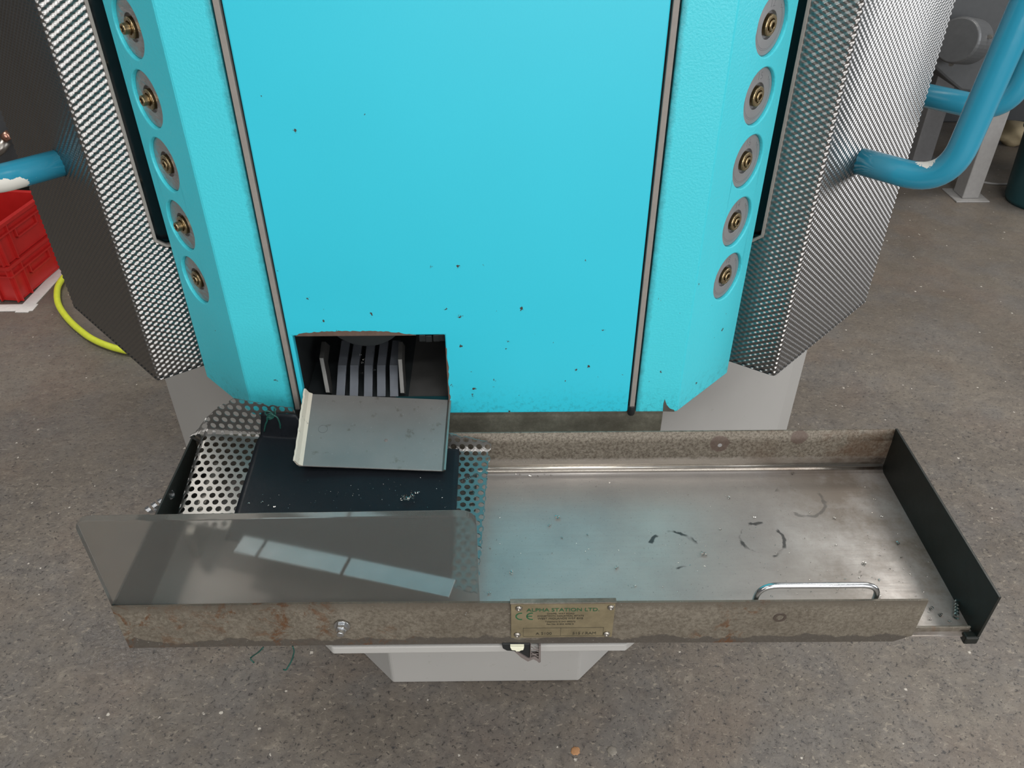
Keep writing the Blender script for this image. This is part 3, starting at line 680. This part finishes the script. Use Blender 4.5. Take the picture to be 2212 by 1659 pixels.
def mapb(u, v):
    # v = 0 at the back bend; v > 0 climbs, u < -.352 rolls down over the side
    yb, zb, k = bend(u); x = u; y = yb + v; z = zb + k*max(v, -.14) + .0
    if v > 0:
        rr = .008; a = min(v/rr, R(80)); rest = max(0, v - rr*R(80))
        y = yb + rr*math.sin(a) + rest*math.cos(R(80)); z = zb + rr*(1-math.cos(a)) + rest*math.sin(R(80))
    if u < -.354:
        d = -.354-u; a = min(d/.012, R(80)); rest = max(0, d-.012*R(80))
        if v < .006: x = -.354 - .012*math.sin(a) - rest*math.cos(R(80)); z = z - .012*(1-math.cos(a)) - rest*math.sin(R(80))
        else: x = -.354 - .8*d; y -= d*.5
    z += .0012*math.sin(u*31+v*17)
    return (x, y, z)
XT, YT = [-.372,-.355,-.335,-.310,-.232,-.222,-.18,-.05,-.02,.03], [.010,.024,.046,.062,.052,.010,.008,.010,.030,.020]
def keepb(u, v):
    if v > 0:
        top = np.interp(u, XT, YT)
        return v < top + .003
    r_edge = np.interp(v, [-.26,-.18,-.02,0], [.022,.025,.033,.036])
    return u < r_edge + .004 and v > vfr(u) - .004
def vfr(u): return -.128 - .27*(u+.30) - .016
def clampb(u, v):
    v = min(v, float(np.interp(u, XT, YT))); v = max(v, vfr(u)); u = min(u, float(np.interp(v, [-.26,-.18,-.02,0,.02], [.022,.025,.033,.036,.038]))); return u, v
mb_ = None
bas = thing('perforated_basket', (-.17,-.17,.655), 'bright perforated steel sheet bent into a basket in the left half of the tray', 'basket')
perf('perforated_sheet', -.375, .036, -.262, .084, keepb, mapb, .0118, .0040, M_perf, bas, .0013, R(2.5))
box('support_leg', -.345,-.335,-.20,-.07,.653,.696, M_steel, bas); box('support_leg', .010,.018,-.20,-.07,.653,.696, M_steel, bas)
# bright strip along the front of the basket floor, in three lengths
sa, sb = at(517,1172,z=.7120), at(992,1272,z=.7060); dv = (sb-sa); L_ = dv.length; ang = math.atan2(dv.y, dv.x)
for t0, t1 in ((0,.10),(.115,.49),(.505,.97)):
    bm = bmesh.new(); Mx = Matrix.Translation(sa) @ Matrix.Rotation(ang, 4, 'Z'); bbox(bm, t0*L_, t1*L_, -.013, .013, -.001, .001, Mx @ Matrix.Rotation(.02, 4, 'Y'))
    bmobj('edge_strip', bm, simple('pale_strip', (.62,.66,.68), .35, .5, .1, 60, .2), bas, bevel=.0005)

# rubber mat over the basket
def mapm(u, v):
    x, y, z = mapb(max(u,-.35), v); off = .0046
    if v > 0:
        a = min(v/.008, R(80)); y -= off*math.sin(a)*1.2; z += off*math.cos(a)
    else: z += off
    return (x, y, z + .0006*math.sin(v*60))
bm = bmesh.new(); nu, nv = 40, 44; G = []
for j in range(nv+1):
    rowv = []
    for i in range(nu+1):
        s1 = i/nu; t1 = j/nv; vtop = .046 if s1 < .18 else (.046-(s1-.18)/.06*.040 if s1 < .24 else .006)
        vfront = (sa.y + .016 + .050) * (1-s1) + (sb.y + .016 + .066) * s1
        v = vfront*(1-t1) + vtop*t1; ul = -.284 + .010*max(0, t1-.72)/.28 ; ur = -.0065
        if t1 < .5: ul -= .004*(.5-t1)*2
        rowv.append(bm.verts.new(mapm(ul*(1-s1)+ur*s1, v)))
    G.append(rowv)
for j in range(nv):
    for i in range(nu): bm.faces.new((G[j][i],G[j][i+1],G[j+1][i+1],G[j+1][i]))
mt = bmobj('rubber_mat', bm, M_mat, None, smooth=True); so = mt.modifiers.new('solidify','SOLIDIFY'); so.thickness = .0028; so.offset = 0
tag(mt, 'black oily rubber sheet lying on the perforated basket under the chute', 'mat')
# green tie wire
def wp(*pix, y=-.062): return [at(a,b,y=y+i*.0004) for i,(a,b) in enumerate(pix)]
bm = bmesh.new()
btube(bm, rounded(wp((606,925),(604,912),(598,900),(588,896),(578,898),(572,893),(575,887),(586,890),(592,898)), .01, 4), .0011, 8)
btube(bm, rounded(wp((571,932),(573,918),(578,908),(576,900),(588,902),(596,893),(592,886),(594,880)), .01, 4), .0011, 8)
btube(bm, rounded(wp((580,905),(590,904),(592,896),(582,892),(576,899),(584,907)), .01, 4), .0010, 8)
tag(bmobj('tie_wire', bm, M_wire, smooth=True), 'dark green twisted wire knotted through the mat corner', 'wire')
bm = bmesh.new()
btube(bm, rounded([at(569,1398,z=.63),at(560,1408,z=.62),at(545,1418,z=.60),at(540,1423,z=.60),at(549,1432,z=.595)], .01, 4), .0009, 6)
tag(bmobj('tie_wire', bm, M_wire, smooth=True), 'green wire end hanging under the tray, the left one of two', 'wire')
bm = bmesh.new()
btube(bm, rounded([at(632,1396,z=.63),at(636,1406,z=.62),at(630,1428,z=.60),at(618,1448,z=.59),at(612,1446,z=.59)], .01, 4), .0009, 6)
tag(bmobj('tie_wire', bm, M_wire, smooth=True), 'green wire end hanging under the tray, the right one of two', 'wire')

# translucent guard standing inside the front wall
gx0, gx1, gz0, gz1 = -.3785, .0270, .668, .8555
out = [(gx0,gz0),(gx1,gz0)]
for k in range(9):
    a = k/8*math.pi/2; out.append((gx1-.016+.016*math.cos(a), gz1+.003-.016+.016*math.sin(a)))
for k in range(9):
    a = math.pi/2 + k/8*math.pi/2; out.append((gx0+.012+.012*math.cos(a), gz1-.012+.012*math.sin(a)))
gd = prism('plastic_guard', out, -.3335, -.3245, M_guard, axis='y', bevel=.0012)
gd.location.y = .0; tag(gd, 'smoky translucent plastic guard standing upright behind the left of the front wall', 'guard')

# ------------------------------------------------------------------ shavings
def curl(bm, p, r, L, turns, w, ax):
    ax = ax.normalized(); e1 = ax.orthogonal().normalized(); e2 = ax.cross(e1); prev = None; n = int(turns*10)
    for i in range(n+1):
        t = i/n; a = 2*math.pi*turns*t; rr = r*(1-.3*t); c = p + ax*(L*t) + (e1*math.cos(a)+e2*math.sin(a))*rr
        ring = (bm.verts.new(c), bm.verts.new(c + ax*w))
        if prev: bm.faces.new((prev[0],prev[1],ring[1],ring[0]))
        prev = ring
M_chip = simple('bright_shaving', (.62,.60,.56), .25, 1.)
random.seed(11)
def rv(zs=.2): return Vector((random.uniform(-1,1), random.uniform(-1,1), random.uniform(0,zs)))
bm = bmesh.new()
spots = [(1115,1026,.6),(1125,1028,.8),(1148,1028,.9),(1160,1027,.6),(1178,1026,.6),(1192,1028,.7),(1286,1052,.6),(1319,1043,.5),(1715,1021,1.2),(1868,1021,1.3),(1575,1078,1.1),(1199,1116,1.6),(1184,1137,1.1),(1212,1160,.7),(1193,1193,.5),(1270,1157,.7),(1328,1228,1.2),(1558,1145,.8),(1513,1195,1.8),(1102,1240,1.4),(1060,1280,1.0),(1057,1182,.7),(1374,1263,.8),(1633,1118,.8),(1872,1218,1.2),(1935,1168,1.2),(1942,1174,1.0),(1902,1115,.8),(1949,1204,.7),(1897,1250,.7),(2014,1312,1.4),(2034,1324,1.3),(2013,1337,.9),(2048,1340,.8),(1892,1287,1.3),(1800,1117,.9),(1748,1108,.7)]
for a, b, k in spots:
    p = at(a, b, z=TZ0+.0015*k); curl(bm, p, .0016*k, .004*k, 1.6, .0011*k, rv())
for _ in range(230):
    a = random.uniform(1060,1960); b = 1040+random.random()**1.2*240; p = at(a, b, z=TZ0+.0006)
    if p.x > .595 or p.x < .04: continue
    curl(bm, p, random.uniform(.0003,.0009), .0008, .6, .0006, rv())
for _ in range(60):
    a = random.uniform(1480,2080); b = random.uniform(1160,1335); p = at(a, b, z=TZ0+.0006)
    if p.x > .597: continue
    curl(bm, p, random.uniform(.0005,.0013), .0015, .8, .0008, rv())
for _ in range(60):       # on the mat
    a = random.uniform(560,970); b = random.uniform(1030,1100); curl(bm, at(a, b, z=.714), random.uniform(.0003,.0008), .001, .6, .0005, rv())
for a, b in ((541,1087),(569,1083),(578,1090),(590,1096),(1005,1330)): curl(bm, at(a, b, z=.712), .0012, .003, 1.0, .0008, rv())
for a, b in ((780,765),(782,778),(784,782),(779,805),(801,793),(808,796),(812,798),(783,808),(772,850),(806,760),(880,847),(900,846),(911,845),(884,843)): curl(bm, at(a, b, y=.035), .0014, .003, 1.3, .0009, rv())
tag(bmobj('metal_shavings', bm, M_chip), 'loose scattering of tiny metal shavings on the tray floor and mat', 'shavings', kind='stuff')
bm = bmesh.new(); p = at(2066,1336,z=TZ0+.004)
curl(bm, p, .0035, .026, 5, .003, at(2066,1300,z=TZ0+.004)-p); tag(bmobj('swarf_curl', bm, M_chip), 'silver curl of swarf against the black end wall of the tray', 'swarf')
bm = bmesh.new()
for k in range(14):
    p = at(868+k*2.6+random.uniform(-2,2), 1078-k*.9+random.uniform(-6,5), z=.7155); curl(bm, p, random.uniform(.001,.003), .004, 1.2, .001, rv(.6))
tag(bmobj('swarf_curl', bm, M_chip), 'small tangle of bright swarf lying on the black mat', 'swarf')
bm = bmesh.new(); p = at(992,1040,z=.714); curl(bm, p, .0020, .020, 7, .0012, at(1024,1028,z=.7155)-p)
tag(bmobj('swarf_curl', bm, M_black), 'dark coiled swarf on the perforated sheet right of the mat', 'swarf')
bm = bmesh.new(); p = at(318,1106,z=.70); curl(bm, p, .0065, .036, 4, .0055, at(352,1082,z=.71)-p)
so_ = bmobj('swarf_curl', bm, M_zinc); tag(so_, 'shiny thick coil hanging outside the left end of the tray', 'swarf')

# ------------------------------------------------------------------ background, left
def crate(z, label):
    t = thing('plastic_crate', (-1.80,1.78,z), label, 'crate', 'stacked red crates')
    t.rotation_euler = (0,0,R(0))
    cx, cy = -1.592, 1.515
    e1 = (at(135,588,z=0)-at(50,662,z=0)); e1.z = 0; e1.normalize(); e2 = Vector((-e1.y, e1.x, 0)); O = at(46,652,z=0); O.z = z
    Mx = Matrix(((e1.x,e2.x,0,O.x),(e1.y,e2.y,0,O.y),(0,0,1,O.z),(0,0,0,1)))
    Lx, Ly, Hh, w = .30, .40, .135, .006
    bm = bmesh.new()
    bbox(bm, 0,Lx,0,Ly,0,.006,Mx); bbox(bm, 0,Lx,0,w,0,Hh,Mx); bbox(bm, 0,Lx,Ly-w,Ly,0,Hh,Mx); bbox(bm, 0,w,0,Ly,0,Hh,Mx); bbox(bm, Lx-w,Lx,0,Ly,0,Hh,Mx)
    bmobj('crate_body', bm, M_red, t, bevel=.001)
    bm = bmesh.new()
    for z0, z1, o in ((Hh-.012,Hh,.012),(Hh-.040,Hh-.034,.012),(0,.006,.001)):
        bbox(bm, -o,Lx+o,-o,0,z0,z1,Mx); bbox(bm, -o,Lx+o,Ly,Ly+o,z0,z1,Mx); bbox(bm, -o,0,0,Ly,z0,z1,Mx); bbox(bm, Lx,Lx+o,0,Ly,z0,z1,Mx)
    bmobj('crate_rim', bm, M_red, t, bevel=.001)
    for u in (.0,.055,.245,.295):
        bm = bmesh.new(); bbox(bm, u,u+.005,-.011,0,0,Hh-.005,Mx); bmobj('crate_rib', bm, M_red, t)
    for v in (.0,.06,.13,.27,.34):
        bm = bmesh.new(); bbox(bm, -.011,0,v,v+.005,0,Hh-.005,Mx); bmobj('crate_rib', bm, M_red, t)
    bm = bmesh.new()
    for a in ((.09,.21,-.010,0,.060,.066),(.09,.095,-.010,0,.060,.100),(.205,.21,-.010,0,.060,.100)): bbox(bm, *a, Mx)
    bmobj('hand_grip', bm, M_red, t, bevel=.0008)
    return t
crate(.004, 'red plastic crate on the floor, the lower of the stacked pair')
crate(.141, 'red plastic crate stacked on the other, open on top')
a_, b_, c_ = at(64,672,z=0), at(133,586,z=0), at(-60,674,z=0)
def tape(name, p, q, w, label):
    d = (q-p); d.z = 0; L2 = d.length; Mx = Matrix.Translation((p.x,p.y,0)) @ Matrix.Rotation(math.atan2(d.y,d.x),4,'Z'); bm = bmesh.new(); bbox(bm, -.01,L2,min(-w,0),max(-w,0),.0002,.0014 if w > 0 else .0020,Mx)
    return tag(bmobj(name, bm, M_white), label, 'floor marking', 'white tape around the crates')
tape('floor_tape', a_, at(190,536,z=0), -.045, 'white floor tape running along the right side of the red crates')
tape('floor_tape', a_, c_, .045, 'white floor tape running along the near side of the red crates')
hz = .013
tube('garden_hose', rounded([at(175,560,z=hz),at(150,585,z=hz),at(124,615,z=hz),at(122,655,z=hz),at(150,695,z=hz),at(200,735,z=hz),at(262,757,z=hz),at(330,765,z=hz)], .2, 10), .0105, M_yellow, None)
tag(bpy.data.objects['garden_hose'], 'bright yellow hose curving out from under the left steel door', 'hose')
# dark shelf unit behind the crates, with a pipe on it
sh = thing('low_cabinet', (-2.3,2.9,0), 'dark cabinet behind the red crates at the left edge', 'cabinet')
box('cabinet_body', -3.0,-1.55,2.35,3.1,.10,.78, M_bdark, sh, bevel=.004); box('cabinet_top', -3.05,-1.5,2.3,3.15,.78,.81, M_bgrey, sh, bevel=.003); box('plinth', -2.95,-1.6,2.4,3.05,0,.10, M_black, sh)
tube('steel_pipe', [at(-30,345,y=2.25), at(2,322,y=2.28), at(14,305,y=2.29)], .020, M_steel); tag(bpy.data.objects['steel_pipe'], 'steel pipe end with collar at the left edge above the blue handle', 'pipe')
tube('pipe_fitting', [at(9,298,y=2.27), at(20,290,y=2.27)], .018, M_copper); tag(bpy.data.objects['pipe_fitting'], 'small copper coloured fitting beside the steel pipe', 'fitting')
box('storage_box', -2.6,-1.95,2.45,2.9,.812,1.05, M_teal); tag(bpy.data.objects['storage_box'], 'dark teal box on the cabinet at the left edge', 'box')
# ------------------------------------------------------------------ background, right
wb = thing('grey_machine', (2.3,2.6,0), 'grey floor machine with round motor cover standing behind the right door', 'machine')
def leg(px, py, w, h, mat, lab=None):
    p = at(px, py, z=0); box('leg', p.x-w/2,p.x+w/2,p.y,p.y+w*1.2,.006,h, mat, wb, bevel=.004); box('foot_plate', p.x-w,p.x+w,p.y-w*.4,p.y+w*1.6,0,.006, mat, wb, bevel=.002)
leg(2095,432,.072,.62, M_bgrey2); leg(1990,352,.09,.75, M_bgrey)
leg(2420,432,.072,.62, M_bgrey2)
box('table', 1.93,3.0,2.32,3.3,.60,.66, M_bgrey2, wb, bevel=.004)
pts = [at(a,b,y=2.34) for a,b in ((1960,-60),(1975,110),(2035,165),(2065,190),(2110,195),(2200,120),(2240,-60))]
prism('housing', [(v.x,v.z) for v in pts], 2.30, 3.2, M_bdark, wb, axis='y', bevel=.01)
mp = at(2078,88,y=2.22); bm = bmesh.new(); lathe(bm, [(.080,-.08),(.080,.04),(.075,.05),(.02,.052)], frame(mp, (-.75,-.62,.2)), 40); bmobj('motor_cover', bm, simple('dark_motor_paint', (.11,.115,.12), .45, .3), wb, smooth=False, bevel=.003)
for a in (20,140,260):
    bm = bmesh.new(); Mm = frame(mp, (-.75,-.62,.2)); lathe(bm, [(.007,0),(.007,.012)], Mm @ Matrix.Translation((.086*math.cos(R(a)), .086*math.sin(R(a)), -.03)), 12); bmobj('cover_screw', bm, M_steel, wb)
p = at(2205,465,z=0); bn = thing('waste_bin', (p.x+.13,p.y+.13,0), 'dark teal bin at the right edge of the picture', 'bin')
bm = bmesh.new(); lathe(bm, [(.115,.0),(.125,.02),(.140,.30),(.150,.31),(.150,.33),(.135,.33),(.118,.03)], Matrix.Translation((p.x+.13,p.y+.13,0)), 32); bmobj('bin_body', bm, M_teal, bn, smooth=True)
bm = bmesh.new(); f = at(2198,288,z=.055); bmesh.ops.create_icosphere(bm, subdivisions=3, radius=.075, matrix=Matrix.Translation(f))
for v in bm.verts:
    d = v.co-f; v.co = f + Vector((d.x*1.25, d.y, d.z*.75))*(1+.25*math.sin(d.x*60)*math.cos(d.z*50+1))
tag(bmobj('sponge', bm, M_foam, smooth=True), 'cream coloured lump of foam at the right edge beside the grey machine leg', 'foam')
tube('cable', rounded([at(2115,392,z=.005),at(2150,398,z=.005),at(2212,397,z=.005),at(2300,380,z=.005)], .2, 8), .005, M_bgrey2); tag(bpy.data.objects['cable'], 'thin grey cable on the floor beside the grey machine leg', 'cable')
tag(box('equipment_cabinet', 1.55,4.2,3.35,4.0,0,1.0, M_bdark, None, bevel=.01), 'dark cabinet behind the grey machine legs', 'cabinet')
